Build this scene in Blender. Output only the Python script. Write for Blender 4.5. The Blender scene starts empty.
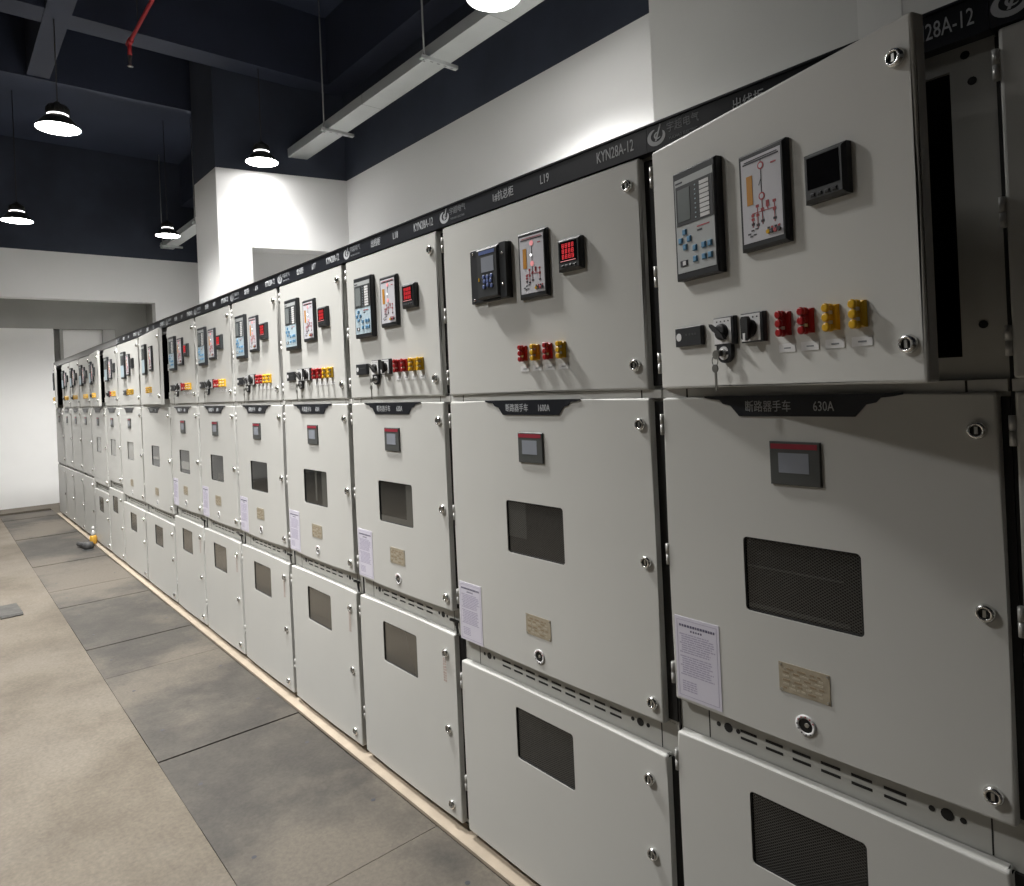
import bpy, bmesh, math, random
from mathutils import Vector, Matrix, Euler
random.seed(7)
scene = bpy.context.scene
COL = scene.collection

# ------------------------------------------------------------------ camera
cam_d = bpy.data.cameras.new('camera'); cam = bpy.data.objects.new('camera', cam_d); COL.objects.link(cam)
cam_d.sensor_fit = 'HORIZONTAL'; cam_d.sensor_width = 36.0; cam_d.lens = 680.0 / 1024.0 * 36.0
cam_d.shift_y = -59.0 / 1024.0; cam_d.clip_start = 0.02
_r = Vector((0.64855609, 0.75986334, -0.04452764)); _u = Vector((0.03082104, 0.03223496, 0.99900499)); _f = Vector((-0.76054261, 0.64928315, 0.0025136))
cam.matrix_world = Matrix(((_r.x, _u.x, -_f.x, 1.13946), (_r.y, _u.y, -_f.y, -1.49851), (_r.z, _u.z, -_f.z, 1.72289), (0, 0, 0, 1)))
scene.camera = cam
# ------------------------------------------------------------------ world, exposure
world = bpy.data.worlds.new('world'); scene.world = world; world.use_nodes = True
world.node_tree.nodes['Background'].inputs[0].default_value = (0.75, 0.85, 1.0, 1)
world.node_tree.nodes['Background'].inputs[1].default_value = 0.01
vs = scene.view_settings
vs.view_transform = 'Standard'; vs.look = 'None'; vs.gamma = 1.0; vs.use_curve_mapping = False
vs.exposure = 0.14
LAMP_W = 860.0
LAMP_HALF = 64.5

# ------------------------------------------------------------------ materials
def new_mat(name):
    m = bpy.data.materials.new(name); m.use_nodes = True
    nt = m.node_tree; return m, nt, nt.nodes['Principled BSDF']
def mat(name, rgb, rough=0.5, metal=0.0, noise=0.0, scale=8.0, bump=0.0, bscale=200.0, spec=0.5, emit=None, estr=0.0, coat=0.0):
    m, nt, b = new_mat(name)
    b.inputs['Base Color'].default_value = (*rgb, 1); b.inputs['Roughness'].default_value = rough
    b.inputs['Metallic'].default_value = metal; b.inputs['Specular IOR Level'].default_value = spec
    b.inputs['Coat Weight'].default_value = coat
    tc = nt.nodes.new('ShaderNodeTexCoord')
    if noise:
        n = nt.nodes.new('ShaderNodeTexNoise'); n.inputs['Scale'].default_value = scale; n.inputs['Detail'].default_value = 5
        nt.links.new(tc.outputs['Object'], n.inputs['Vector'])
        r = nt.nodes.new('ShaderNodeValToRGB')
        r.color_ramp.elements[0].position = .3; r.color_ramp.elements[1].position = .7
        r.color_ramp.elements[0].color = (*[c * (1 - noise) for c in rgb], 1); r.color_ramp.elements[1].color = (*[min(1, c * (1 + noise)) for c in rgb], 1)
        nt.links.new(n.outputs['Fac'], r.inputs['Fac']); nt.links.new(r.outputs['Color'], b.inputs['Base Color'])
    if bump:
        n2 = nt.nodes.new('ShaderNodeTexNoise'); n2.inputs['Scale'].default_value = bscale; n2.inputs['Detail'].default_value = 3
        nt.links.new(tc.outputs['Object'], n2.inputs['Vector'])
        bp = nt.nodes.new('ShaderNodeBump'); bp.inputs['Strength'].default_value = bump; bp.inputs['Distance'].default_value = .002
        nt.links.new(n2.outputs['Fac'], bp.inputs['Height']); nt.links.new(bp.outputs['Normal'], b.inputs['Normal'])
    if emit:
        b.inputs['Emission Color'].default_value = (*emit, 1); b.inputs['Emission Strength'].default_value = estr
    return m
M = {}
M['paint'] = mat('cabinet_paint', (.60, .60, .572), .42, noise=.02, scale=3, bump=.05, bscale=350)
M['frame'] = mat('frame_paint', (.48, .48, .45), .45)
M['black'] = mat('black_rubber', (.006, .006, .006), .6)
M['void'] = mat('dark_interior', (.01, .01, .01), .9)
M['band'] = mat('header_band', (.013, .015, .020), .32)
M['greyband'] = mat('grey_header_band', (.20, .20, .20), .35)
M['letter'] = mat('white_print', (.50, .52, .54), .5)
M['letter_dim'] = mat('grey_print', (.24, .255, .27), .5)
M['plast'] = mat('dark_plastic', (.022, .024, .027), .4)
M['plast2'] = mat('charcoal_plastic', (.035, .038, .04), .45)
M['face'] = mat('relay_face', (.42, .44, .44), .45)
M['face_blue'] = mat('relay_face_blue', (.45, .56, .62), .45)
M['lcd'] = mat('lcd_screen', (.20, .22, .22), .15)
M['lcd2'] = mat('lcd_screen_pale', (.28, .30, .34), .2)
M['white'] = mat('white_plastic', (.72, .72, .72), .4)
M['blue'] = mat('blue_key', (.13, .30, .48), .4)
M['blue2'] = mat('blue_pad', (.10, .14, .32), .4)
M['panelw'] = mat('mimic_panel', (.62, .62, .66), .35)
M['orange'] = mat('orange_bar', (.55, .25, .03), .4)
M['ink'] = mat('black_ink', (.03, .03, .04), .5)
M['inkred'] = mat('red_ink', (.42, .06, .07), .5)
M['ledred'] = mat('red_led', (.5, .02, .02), .4, emit=(1, .05, .07), estr=.42)
M['ledpink'] = mat('pink_led', (.7, .3, .3), .4, emit=(1, .35, .38), estr=.35)
M['ledwhite'] = mat('white_led', (.8, .8, .8), .4, emit=(1, 1, 1), estr=1.2)
M['glassblk'] = mat('black_glass', (.005, .005, .006), .12)
M['red'] = mat('red_terminal', (.36, .012, .014), .3)
M['yellow'] = mat('yellow_terminal', (.72, .42, .02), .3)
M['cream'] = mat('cream_terminal', (.66, .60, .50), .4)
M['chrome'] = mat('chrome', (.75, .75, .73), .22, metal=1)
M['steel'] = mat('brushed_steel', (.50, .50, .48), .38, metal=1)
M['hinge'] = mat('hinge_zinc', (.55, .55, .53), .35, metal=.3)
M['key'] = mat('key_metal', (.24, .24, .22), .4, metal=.8)
M['indic'] = mat('indicator_grey', (.075, .08, .078), .45)
M['indicred'] = mat('indicator_red', (.30, .025, .045), .4)
M['tan'] = mat('nameplate_tan', (.42, .37, .28), .4, metal=.2, noise=.12, scale=60)
M['brown'] = mat('nameplate_print', (.32, .25, .165), .5)
M['tan2'] = mat('nameplate_light', (.50, .45, .35), .4)
M['sticker'] = mat('sticker_paper', (.70, .68, .77), .55)
M['stickerink'] = mat('sticker_ink', (.13, .12, .19), .6)
M['stickerpale'] = mat('sticker_pale_ink', (.44, .41, .53), .6)
M['redtext'] = mat('faded_red_print', (.45, .33, .29), .6)
M['galv'] = mat('galvanised_steel', (.58, .60, .60), .42, metal=.5, noise=.05, scale=3)
M['galvdark'] = mat('strut_steel', (.30, .31, .31), .5, metal=.5)
M['lamp'] = mat('lamp_housing', (.035, .035, .033), .45)
M['lens'] = mat('lamp_lens', (1, 1, 1), .5, emit=(1, .98, .95), estr=30.0)
M['glow'] = mat('lamp_glow', (1, 1, 1), .5, emit=(1, .98, .95), estr=4.0)
M['cord'] = mat('black_cord', (.012, .012, .014), .6)
M['dark'] = mat('ceiling_paint', (.026, .034, .062), .75, noise=.2, scale=.8)
M['beam'] = mat('beam_paint', (.021, .027, .050), .7, noise=.15, scale=1.5)
M['redpipe'] = mat('red_pipe', (.38, .02, .025), .4)
M['greyw'] = mat('recess_shade_grey', (.32, .32, .305), .7, noise=.05, scale=2)  # grey puts the shade of the unlit soffit and jamb into paint
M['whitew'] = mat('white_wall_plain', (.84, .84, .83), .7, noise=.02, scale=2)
M['pier'] = mat('pier_shade_tone', (.74, .74, .73), .7, noise=.03, scale=2)  # shade on the pier faces put into a tone duller than the strip
M['colw'] = mat('pale_column', (.48, .48, .47), .7)
M['trim'] = mat('sill_steel', (.40, .335, .26), .55, noise=.12, scale=9)
M['plinth'] = mat('plinth', (.06, .055, .05), .7)
M['wood'] = mat('grey_board', (.06, .057, .052), .7, noise=.3, scale=20)
M['bottle'] = mat('yellow_bottle', (.72, .40, .06), .25)
M['clear'] = mat('clear_bottle', (.70, .70, .68), .2)
M['tool'] = mat('tool_body', (.06, .06, .06), .5, noise=.3, scale=40)

def wall_mat(name, white, split=4.35):
    m, nt, b = new_mat(name); b.inputs['Roughness'].default_value = .75
    g = nt.nodes.new('ShaderNodeNewGeometry'); s = nt.nodes.new('ShaderNodeSeparateXYZ'); nt.links.new(g.outputs['Position'], s.inputs[0])
    gt = nt.nodes.new('ShaderNodeMath'); gt.operation = 'GREATER_THAN'; gt.inputs[1].default_value = split; nt.links.new(s.outputs['Z'], gt.inputs[0])
    n = nt.nodes.new('ShaderNodeTexNoise'); n.inputs['Scale'].default_value = 1.3; n.inputs['Detail'].default_value = 6; nt.links.new(g.outputs['Position'], n.inputs['Vector'])
    r1 = nt.nodes.new('ShaderNodeValToRGB'); r1.color_ramp.elements[0].color = (*[c * .96 for c in white], 1); r1.color_ramp.elements[1].color = (*white, 1)
    r2 = nt.nodes.new('ShaderNodeValToRGB'); r2.color_ramp.elements[0].color = (.024, .030, .048, 1); r2.color_ramp.elements[1].color = (.042, .052, .080, 1)
    r2.color_ramp.elements[0].position = .35; r2.color_ramp.elements[1].position = .75
    nt.links.new(n.outputs['Fac'], r1.inputs['Fac']); nt.links.new(n.outputs['Fac'], r2.inputs['Fac'])
    mx = nt.nodes.new('ShaderNodeMix'); mx.data_type = 'RGBA'
    nt.links.new(gt.outputs[0], mx.inputs['Factor']); nt.links.new(r1.outputs['Color'], mx.inputs['A']); nt.links.new(r2.outputs['Color'], mx.inputs['B'])
    nt.links.new(mx.outputs['Result'], b.inputs['Base Color'])
    return m
M['wall'] = wall_mat('two_tone_wall', (.74, .74, .74))

def mesh_glass(name, base, rough, scale, hi):
    # dark viewing pane with a fine woven wire pattern behind it
    m, nt, b = new_mat(name); b.inputs['Roughness'].default_value = rough
    tc = nt.nodes.new('ShaderNodeTexCoord')
    outs = []
    for ang in (35, -35):
        mp = nt.nodes.new('ShaderNodeMapping'); mp.inputs['Rotation'].default_value = (0, math.radians(ang), 0); nt.links.new(tc.outputs['Object'], mp.inputs['Vector'])
        w = nt.nodes.new('ShaderNodeTexWave'); w.wave_type = 'BANDS'; w.bands_direction = 'Z'; w.inputs['Scale'].default_value = scale; w.inputs['Distortion'].default_value = 0
        nt.links.new(mp.outputs['Vector'], w.inputs['Vector']); outs.append(w)
    mxm = nt.nodes.new('ShaderNodeMath'); mxm.operation = 'MAXIMUM'
    nt.links.new(outs[0].outputs['Fac'], mxm.inputs[0]); nt.links.new(outs[1].outputs['Fac'], mxm.inputs[1])
    r = nt.nodes.new('ShaderNodeValToRGB'); r.color_ramp.elements[0].position = .80; r.color_ramp.elements[1].position = 1.0
    r.color_ramp.elements[0].color = (*base, 1); r.color_ramp.elements[1].color = (*hi, 1)
    nt.links.new(mxm.outputs[0], r.inputs['Fac']); nt.links.new(r.outputs['Color'], b.inputs['Base Color'])
    return m
M['meshpane'] = mesh_glass('mesh_viewing_pane', (.012, .012, .012), .2, 55, (.075, .075, .07))
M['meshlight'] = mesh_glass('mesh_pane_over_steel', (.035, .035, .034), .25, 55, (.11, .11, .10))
M['panelight'] = mat('pane_pale_strip', (.09, .09, .082), .12, coat=.5)  # paler tone for the strips set into some panes
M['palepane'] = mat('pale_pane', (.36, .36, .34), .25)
M['pane'] = mat('viewing_pane', (.022, .023, .022), .08, spec=.8, coat=.6)
M['lowpane'] = mat('lower_viewing_pane', (.075, .068, .055), .14, spec=.8, coat=.5)

def floor_mat(name, cols, scale, rough, dust, dust_amt):
    m, nt, b = new_mat(name); b.inputs['Roughness'].default_value = rough
    g = nt.nodes.new('ShaderNodeNewGeometry')
    def noise(sc, det, rg, off=0.0):
        mp = nt.nodes.new('ShaderNodeMapping'); mp.inputs['Location'].default_value = (off, off * .7, 0); nt.links.new(g.outputs['Position'], mp.inputs['Vector'])
        n = nt.nodes.new('ShaderNodeTexNoise'); n.inputs['Scale'].default_value = sc; n.inputs['Detail'].default_value = det; n.inputs['Roughness'].default_value = rg
        nt.links.new(mp.outputs['Vector'], n.inputs['Vector']); return n
    n = noise(scale, 10, .68)
    r = nt.nodes.new('ShaderNodeValToRGB'); e = r.color_ramp.elements
    e[0].position = .36; e[0].color = (*cols[0], 1); e[1].position = .66; e[1].color = (*cols[-1], 1)
    for i, c in enumerate(cols[1:-1]):
        x = e.new(.36 + .30 * (i + 1) / (len(cols) - 1)); x.color = (*c, 1)
    nt.links.new(n.outputs['Fac'], r.inputs['Fac'])
    # trodden dust lying in patches
    d = noise(.75, 9, .62, 3.7)
    dr = nt.nodes.new('ShaderNodeValToRGB'); dr.color_ramp.elements[0].position = .46; dr.color_ramp.elements[1].position = .57
    dr.color_ramp.elements[0].color = (0, 0, 0, 1); dr.color_ramp.elements[1].color = (dust_amt, dust_amt, dust_amt, 1)
    nt.links.new(d.outputs['Fac'], dr.inputs['Fac'])
    mx = nt.nodes.new('ShaderNodeMix'); mx.data_type = 'RGBA'; mx.inputs['B'].default_value = (*dust, 1)
    nt.links.new(dr.outputs['Color'], mx.inputs['Factor']); nt.links.new(r.outputs['Color'], mx.inputs['A'])
    n2 = noise(55, 4, .6)
    sp = nt.nodes.new('ShaderNodeMapRange'); sp.inputs['From Min'].default_value = .3; sp.inputs['From Max'].default_value = .7; sp.inputs['To Min'].default_value = .80; sp.inputs['To Max'].default_value = 1.12
    nt.links.new(n2.outputs['Fac'], sp.inputs['Value'])
    ml = nt.nodes.new('ShaderNodeMix'); ml.data_type = 'RGBA'; ml.blend_type = 'MULTIPLY'; ml.inputs['Factor'].default_value = 1
    nt.links.new(mx.outputs['Result'], ml.inputs['A']); nt.links.new(sp.outputs['Result'], ml.inputs['B'])
    nt.links.new(ml.outputs['Result'], b.inputs['Base Color'])
    bp = nt.nodes.new('ShaderNodeBump'); bp.inputs['Strength'].default_value = .25; bp.inputs['Distance'].default_value = .004
    nt.links.new(n2.outputs['Fac'], bp.inputs['Height']); nt.links.new(bp.outputs['Normal'], b.inputs['Normal'])
    return m
M['concrete'] = floor_mat('dusty_concrete', [(.100, .082, .060), (.130, .109, .082), (.160, .137, .106)], 2.2, .75, (.182, .160, .130), .55)
M['plate'] = floor_mat('trench_plate', [(.038, .033, .028), (.052, .046, .038), (.074, .065, .053)], 3.0, .62, (.128, .109, .085), .85)

# ------------------------------------------------------------------ mesh helpers
class MB:
    def __init__(s): s.v = []; s.f = []; s.mi = []; s.mats = []; s.sm = []
    def m(s, k):
        if k not in s.mats: s.mats.append(k)
        return s.mats.index(k)
    def face(s, idx, k, smooth=False): s.f.append(idx); s.mi.append(s.m(k)); s.sm.append(smooth)
    def poly(s, pts, k):
        n = len(s.v); s.v += [tuple(p) for p in pts]; s.face(tuple(range(n, n + len(pts))), k)
    def box(s, x0, x1, y0, y1, z0, z1, k):
        n = len(s.v)
        s.v += [(x0, y0, z0), (x1, y0, z0), (x1, y1, z0), (x0, y1, z0), (x0, y0, z1), (x1, y0, z1), (x1, y1, z1), (x0, y1, z1)]
        for q in ((0, 1, 5, 4), (1, 2, 6, 5), (2, 3, 7, 6), (3, 0, 4, 7), (4, 5, 6, 7), (3, 2, 1, 0)): s.face(tuple(n + i for i in q), k)
    def chbox(s, x0, x1, y0, y1, z0, z1, c, k):
        # box whose front (y0) edges are chamfered by c
        n = len(s.v)
        s.v += [(x0, y1, z0), (x1, y1, z0), (x1, y1, z1), (x0, y1, z1), (x0, y0 + c, z0), (x1, y0 + c, z0), (x1, y0 + c, z1), (x0, y0 + c, z1),
                (x0 + c, y0, z0 + c), (x1 - c, y0, z0 + c), (x1 - c, y0, z1 - c), (x0 + c, y0, z1 - c)]
        for a in (0, 4):
            for i in range(4):
                j = (i + 1) % 4; s.face((n + a + i, n + a + j, n + a + 4 + j, n + a + 4 + i), k)
        s.face((n + 8, n + 9, n + 10, n + 11), k); s.face((n + 3, n + 2, n + 1, n), k)
    def prism(s, pts, y0, y1, k):
        # outline in x,z extruded from y0 (front) to y1
        n = len(s.v); L = len(pts)
        s.v += [(x, y0, z) for x, z in pts] + [(x, y1, z) for x, z in pts]
        s.face(tuple(range(n, n + L)), k); s.face(tuple(range(n + 2 * L - 1, n + L - 1, -1)), k)
        for i in range(L):
            j = (i + 1) % L; s.face((n + i, n + L + i, n + L + j, n + j), k)
    def tube(s, a, b, r, k, seg=12, r2=None, caps=True):
        a = Vector(a); b = Vector(b); r2 = r if r2 is None else r2
        d = (b - a).normalized(); t = Vector((0, 0, 1)) if abs(d.z) < .9 else Vector((1, 0, 0))
        p = d.cross(t).normalized(); q = d.cross(p)
        n = len(s.v)
        for c, rr in ((a, r), (b, r2)):
            for i in range(seg):
                w = 2 * math.pi * i / seg; s.v.append(tuple(c + p * math.cos(w) * rr + q * math.sin(w) * rr))
        for i in range(seg):
            j = (i + 1) % seg; s.face((n + i, n + j, n + seg + j, n + seg + i), k, True)
        if caps:
            s.face(tuple(range(n + seg - 1, n - 1, -1)), k); s.face(tuple(range(n + seg, n + 2 * seg)), k)
    def lathe(s, prof, k, seg=24, axis='z', org=(0, 0, 0), close=True):
        # prof: list of (radius, height)
        n = len(s.v); o = Vector(org)
        for r, h in prof:
            for i in range(seg):
                w = 2 * math.pi * i / seg
                p = Vector((r * math.cos(w), r * math.sin(w), h)) if axis == 'z' else Vector((r * math.cos(w), -h, r * math.sin(w)))
                s.v.append(tuple(o + p))
        for a in range(len(prof) - 1):
            for i in range(seg):
                j = (i + 1) % seg; s.face((n + a * seg + i, n + a * seg + j, n + (a + 1) * seg + j, n + (a + 1) * seg + i), k, True)
        if close:
            s.face(tuple(range(n + seg - 1, n - 1, -1)), k); L = (len(prof) - 1) * seg
            s.face(tuple(range(n + L, n + L + seg)), k)
    def mesh(s, name):
        me = bpy.data.meshes.new(name); me.from_pydata(s.v, [], s.f)
        for k in s.mats: me.materials.append(M[k])
        for p, i, sm in zip(me.polygons, s.mi, s.sm): p.material_index = i; p.use_smooth = sm
        bm = bmesh.new(); bm.from_mesh(me); bmesh.ops.recalc_face_normals(bm, faces=bm.faces); bm.to_mesh(me); bm.free()
        me.update(); return me

CACHE = {}
def cached(key, fn):
    if key not in CACHE: CACHE[key] = fn()
    return CACHE[key]
def link(name, me, parent=None, loc=(0, 0, 0), rz=0.0):
    o = bpy.data.objects.new(name, me); COL.objects.link(o); o.location = loc; o.rotation_euler = (0, 0, rz)
    if parent: o.parent = parent
    return o
def tag(o, label, cat, group=None):
    o['label'] = label; o['category'] = cat
    if group: o['group'] = group
    return o
def struct(name, mb, label=None, parent=None):
    o = link(name, mb.mesh(name), parent)
    if not parent: o['kind'] = 'structure'
    if label: o['label'] = label
    return o
def empty(name, loc):
    o = bpy.data.objects.new(name, None); COL.objects.link(o); o.location = loc; o.empty_display_size = .1; return o

def text_mesh(txt, size, mk, squeeze=1.0, extrude=.0004):
    def fn():
        c = bpy.data.curves.new('t', 'FONT'); c.body = txt; c.size = size; c.align_x = 'CENTER'; c.align_y = 'CENTER'; c.extrude = extrude; c.resolution_u = 2
        t = bpy.data.objects.new('t', c); COL.objects.link(t)
        bpy.context.view_layer.update(); dg = bpy.context.evaluated_depsgraph_get()
        me = bpy.data.meshes.new_from_object(t.evaluated_get(dg))
        bpy.data.objects.remove(t); bpy.data.curves.remove(c)
        me.transform(Matrix.Rotation(math.pi / 2, 4, 'X') @ Matrix.Diagonal((squeeze, 1, 1, 1)))
        me.materials.clear(); me.materials.append(M[mk]); me.name = 'lettering'
        return me
    return cached(('txt', txt, size, mk, squeeze), fn)

# ------------------------------------------------------------------ the room
X0, X1, Y0, Y1, ZC = -12.65, 9.0, -9.0, 2.5, 6.2
# floor: concrete slab with a channel that holds the trench plates
YP0, YP1 = -.735, -.035
b = MB(); b.box(-17, X1, Y0, YP0, -.2, 0, 'concrete'); b.box(-17, X1, YP1, Y1 + .2, -.2, 0, 'concrete'); b.box(-17, X1, YP0, YP1, -.2, -.03, 'void'); b.box(-17, -12.75, YP0, YP1, -.03, 0, 'concrete')
floor = struct('floor', b, 'beige dusty concrete floor with grey trench plates')
def plate_mesh():
    b = MB(); L = .667
    b.box(.002, L - .002, .003, YP1 - YP0 - .003, -.03, 0, 'plate')
    for yy in (.1, .6): b.lathe([(.010, .0006), (.010, .001)], 'ink', 10, org=(L / 2, yy, 0))
    return b.mesh('floor_plate')
x = 1.52
k = 0
while x - .667 > -12.8:
    link('floor_plate', cached('plate', plate_mesh), floor, (x - .667, YP0, -.001 + .0025 * math.sin(k * 2.3))); x -= .667; k += 1
for q in range(6): link('floor_plate', cached('plate', plate_mesh), floor, (1.52 + q * .667, YP0, 0))
b = MB(); b.box(-11.9, 1.8, -.035, .05, -.02, .014, 'trim'); struct('trim_1', b, 'pale steel sill strip under the cabinets')

b = MB(); b.box(X0 - 4, X1, Y1, Y1 + .2, 0, ZC, 'wall'); struct('wall_right', b, 'two tone wall behind the cabinets, white below black')
b = MB(); b.box(X0 - 4, X1, Y0 - .2, Y0, 0, ZC, 'wall'); struct('wall_left', b)
b = MB(); b.box(X1, X1 + .2, Y0, Y1, 0, ZC, 'wall'); struct('wall_near', b)
# end wall with a wide opening
b = MB(); b.box(X0 - .25, X0, Y0, Y1, 3.55, ZC, 'wall'); b.box(X0 - .25, X0, 1.70, Y1, 0, 3.55, 'wall'); struct('wall_end', b, 'two tone end wall above a wide opening')
# recess behind the opening
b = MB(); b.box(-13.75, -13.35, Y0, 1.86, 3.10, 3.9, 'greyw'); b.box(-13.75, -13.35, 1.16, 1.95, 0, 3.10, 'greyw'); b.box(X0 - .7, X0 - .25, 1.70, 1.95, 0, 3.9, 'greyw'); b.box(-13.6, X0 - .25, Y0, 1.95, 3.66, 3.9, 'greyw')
struct('trim_2', b, 'beam and jamb framing the far opening, painted grey for shade')
b = MB(); b.box(-13.6, -13.35, Y0, .19, 0, 3.10, 'whitew'); b.box(-13.62, -13.60, .19, .34, 0, 3.1, 'colw'); struct('wall_far', b, 'white wall panel filling the far opening')
b = MB(); b.box(-13.5, -13.38, .285, .335, 0, 3.1, 'greyw'); b.box(-13.6, -13.38, .96, 1.16, 0, 3.1, 'colw'); struct('trim_3', b)
b = MB(); b.box(-13.72, -13.47, .335, .96, 0, 3.4, 'whitew'); struct('wall_beyond', b)
# piers against the right wall
b = MB()
def slab(pts, z0, z1):
    n = len(b.v); L = len(pts); b.v += [(p[0], p[1], z0) for p in pts] + [(p[0], p[1], z1) for p in pts]
    b.face(tuple(range(n + L - 1, n - 1, -1)), 'wall'); b.face(tuple(range(n + L, n + 2 * L)), 'wall')
    for i in range(L): j = (i + 1) % L; b.face((n + i, n + j, n + L + j, n + L + i), 'wall')
fx = lambda y: -6.83 + .30 * (y - 1.03) / 1.47     # the pier's face is a little out of square
slab([(-7.64, 1.03), (-6.83, 1.03), (fx(1.38), 1.38), (-7.64, 1.38)], 0, 3.46)
slab([(-7.64, 1.03), (-6.83, 1.03), (fx(Y1), Y1), (-7.64, Y1)], 3.46, ZC)
slab([(-7.64, 1.38), (-7.1, 1.38), (-6.75, Y1), (-7.64, Y1)], 0, 3.46)
struct('wall_pier', b, 'white pier with a shadowed niche under its beam')
b = MB(); b.box(-.75, .145, 1.03, Y1, 0, ZC, 'pier'); struct('wall_pier_near', b, 'pier behind the nearest cabinets, toned for shade')
b = MB(); b.box(.145, .287, 1.028, Y1, 0, ZC, 'whitew'); struct('wall_lit_strip', b, 'narrow wall strip between two piers, painted whiter to look lit')  # extra white paints in the lit side of the pier
b = MB(); b.box(.287, 1.4, 1.03, Y1, 0, ZC, 'pier'); struct('wall_pier_right', b, 'pier above the rightmost cabinet, toned for shade')
b = MB(); b.box(-8.02, -7.95, Y0, Y1, 5.38, ZC, 'dark'); struct('trim_4', b, 'dark bulkhead beam across the ceiling')
b = MB(); b.box(-17, X1, Y0, Y1, ZC, ZC + .2, 'dark'); ceil = struct('ceiling', b, 'dark painted concrete ceiling')
for yy in (-4.3, -.48, 2.32):
    b = MB(); b.box(-7.95 if yy < 0 and yy > -1 else X0, X1, yy - .105, yy + .105 + (.1 if yy > 2 else 0), 5.4, ZC, 'beam'); link('beam', b.mesh('beam'), ceil)
for xx in (-6.5, -2.4, 1.7):
    b = MB(); b.box(xx - .15, xx + .15, Y0, Y1, 5.41, ZC, 'beam'); link('beam', b.mesh('beam'), ceil)

# ------------------------------------------------------------------ cabinets
XB = [1.585, .785, 0, -.99, -1.788, -2.591, -3.388, -4.193, -4.99, -6.001, -6.989, -7.742, -8.654, -9.45, -10.25, -11.03, -11.85]
T = .028           # door thickness
ZU0, ZU1, ZM1 = 1.695, 2.335, 1.672

def door_mesh(w, h, holes, name):
    # sheet steel door: outer rounded edge, real window openings
    def fn():
        bm = bmesh.new()
        xs = sorted({0, w} | {a for H in holes for a in (H[0], H[1])}); zs = sorted({0, h} | {a for H in holes for a in (H[2], H[3])})
        V = {}
        def vert(x, y, z):
            k = (round(x, 5), round(y, 5), round(z, 5))
            if k not in V: V[k] = bm.verts.new(k)
            return V[k]
        ins = lambda x, z: any(H[0] < x < H[1] and H[2] < z < H[3] for H in holes)
        for i in range(len(xs) - 1):
            for j in range(len(zs) - 1):
                if ins((xs[i] + xs[i + 1]) / 2, (zs[j] + zs[j + 1]) / 2): continue
                bm.faces.new([vert(xs[i], 0, zs[j]), vert(xs[i + 1], 0, zs[j]), vert(xs[i + 1], 0, zs[j + 1]), vert(xs[i], 0, zs[j + 1])])
        outer = []
        def side(p, q):
            f = bm.faces.new([vert(p[0], 0, p[1]), vert(q[0], 0, q[1]), vert(q[0], T, q[1]), vert(p[0], T, p[1])])
            outer.append(bm.edges.get((vert(p[0], 0, p[1]), vert(q[0], 0, q[1]))))
        for i in range(len(xs) - 1): side((xs[i], 0), (xs[i + 1], 0)); side((xs[i], h), (xs[i + 1], h))
        for j in range(len(zs) - 1): side((0, zs[j]), (0, zs[j + 1])); side((w, zs[j]), (w, zs[j + 1]))
        corner = [bm.edges.get((vert(a, 0, c), vert(a, T, c))) for a in (0, w) for c in (0, h)]
        for H in holes:
            c = [(H[0], H[2]), (H[1], H[2]), (H[1], H[3]), (H[0], H[3])]
            for i in range(4):
                p, q = c[i], c[(i + 1) % 4]
                bm.faces.new([vert(p[0], 0, p[1]), vert(q[0], 0, q[1]), vert(q[0], .012, q[1]), vert(p[0], .012, p[1])])
        bmesh.ops.bevel(bm, geom=outer + corner, offset=.007, segments=3, profile=.5, affect='EDGES')
        bvs = [bm.verts.new(p) for p in ((.004, T - .001, .004), (w - .004, T - .001, .004), (w - .004, T - .001, h - .004), (.004, T - .001, h - .004))]
        bm.faces.new(bvs)
        bmesh.ops.recalc_face_normals(bm, faces=bm.faces)
        me = bpy.data.meshes.new(name); bm.to_mesh(me); bm.free(); me.materials.append(M['paint'])
        for p in me.polygons: p.use_smooth = False
        return me
    return cached(('door', w, h, tuple(holes)), fn)

def window_mesh(w, h, mk, bars=()):
    def fn():
        b = MB(); g = .0035
        b.box(g, w - g, .0055, .0115, g, h - g, mk)
        for (x0, x1, z0, z1, mk2) in bars: b.box(g + x0 * (w - 2 * g), g + x1 * (w - 2 * g), .0052, .0058, g + z0 * (h - 2 * g), g + z1 * (h - 2 * g), mk2)
        for (a, c, d, e) in ((0, w, 0, g), (0, w, h - g, h), (0, g, g, h - g), (w - g, w, g, h - g)): b.box(a, c, .002, .0118, d, e, 'black')
        R = .011
        for cx, cz, sx, sz in ((0, 0, 1, 1), (w, 0, -1, 1), (w, h, -1, -1), (0, h, 1, -1)):
            arc = [(cx + sx * (R - R * math.cos(t)), cz + sz * (R - R * math.sin(t))) for t in [math.pi / 2 * i / 5 for i in range(6)]]
            b.prism([(cx, cz)] + arc[::-1], .0002, .006, 'paint')
        return b.mesh('window')
    return cached(('win', w, h, mk, bars), fn)

def lock_mesh():
    b = MB()
    b.lathe([(.0175, 0), (.0175, .004), (.0150, .010), (.0105, .0115), (.0100, .006)], 'chrome', 20, 'y', close=False)
    b.lathe([(.0101, .0), (.0101, .0065)], 'black', 16, 'y')
    b.box(-.0028, .0028, -.0095, -.006, -.007, .007, 'steel')
    return b.mesh('lock')
def hinge_mesh():
    b = MB()
    b.tube((0, 0, -.028), (0, 0, -.001), .0058, 'hinge', 10); b.tube((0, 0, .001), (0, 0, .028), .0058, 'hinge', 10)
    b.box(0, .010, .002, .012, -.026, .026, 'hinge'); b.box(-.0058, .003, .004, .014, -.026, .026, 'hinge')
    return b.mesh('hinge')

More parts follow.
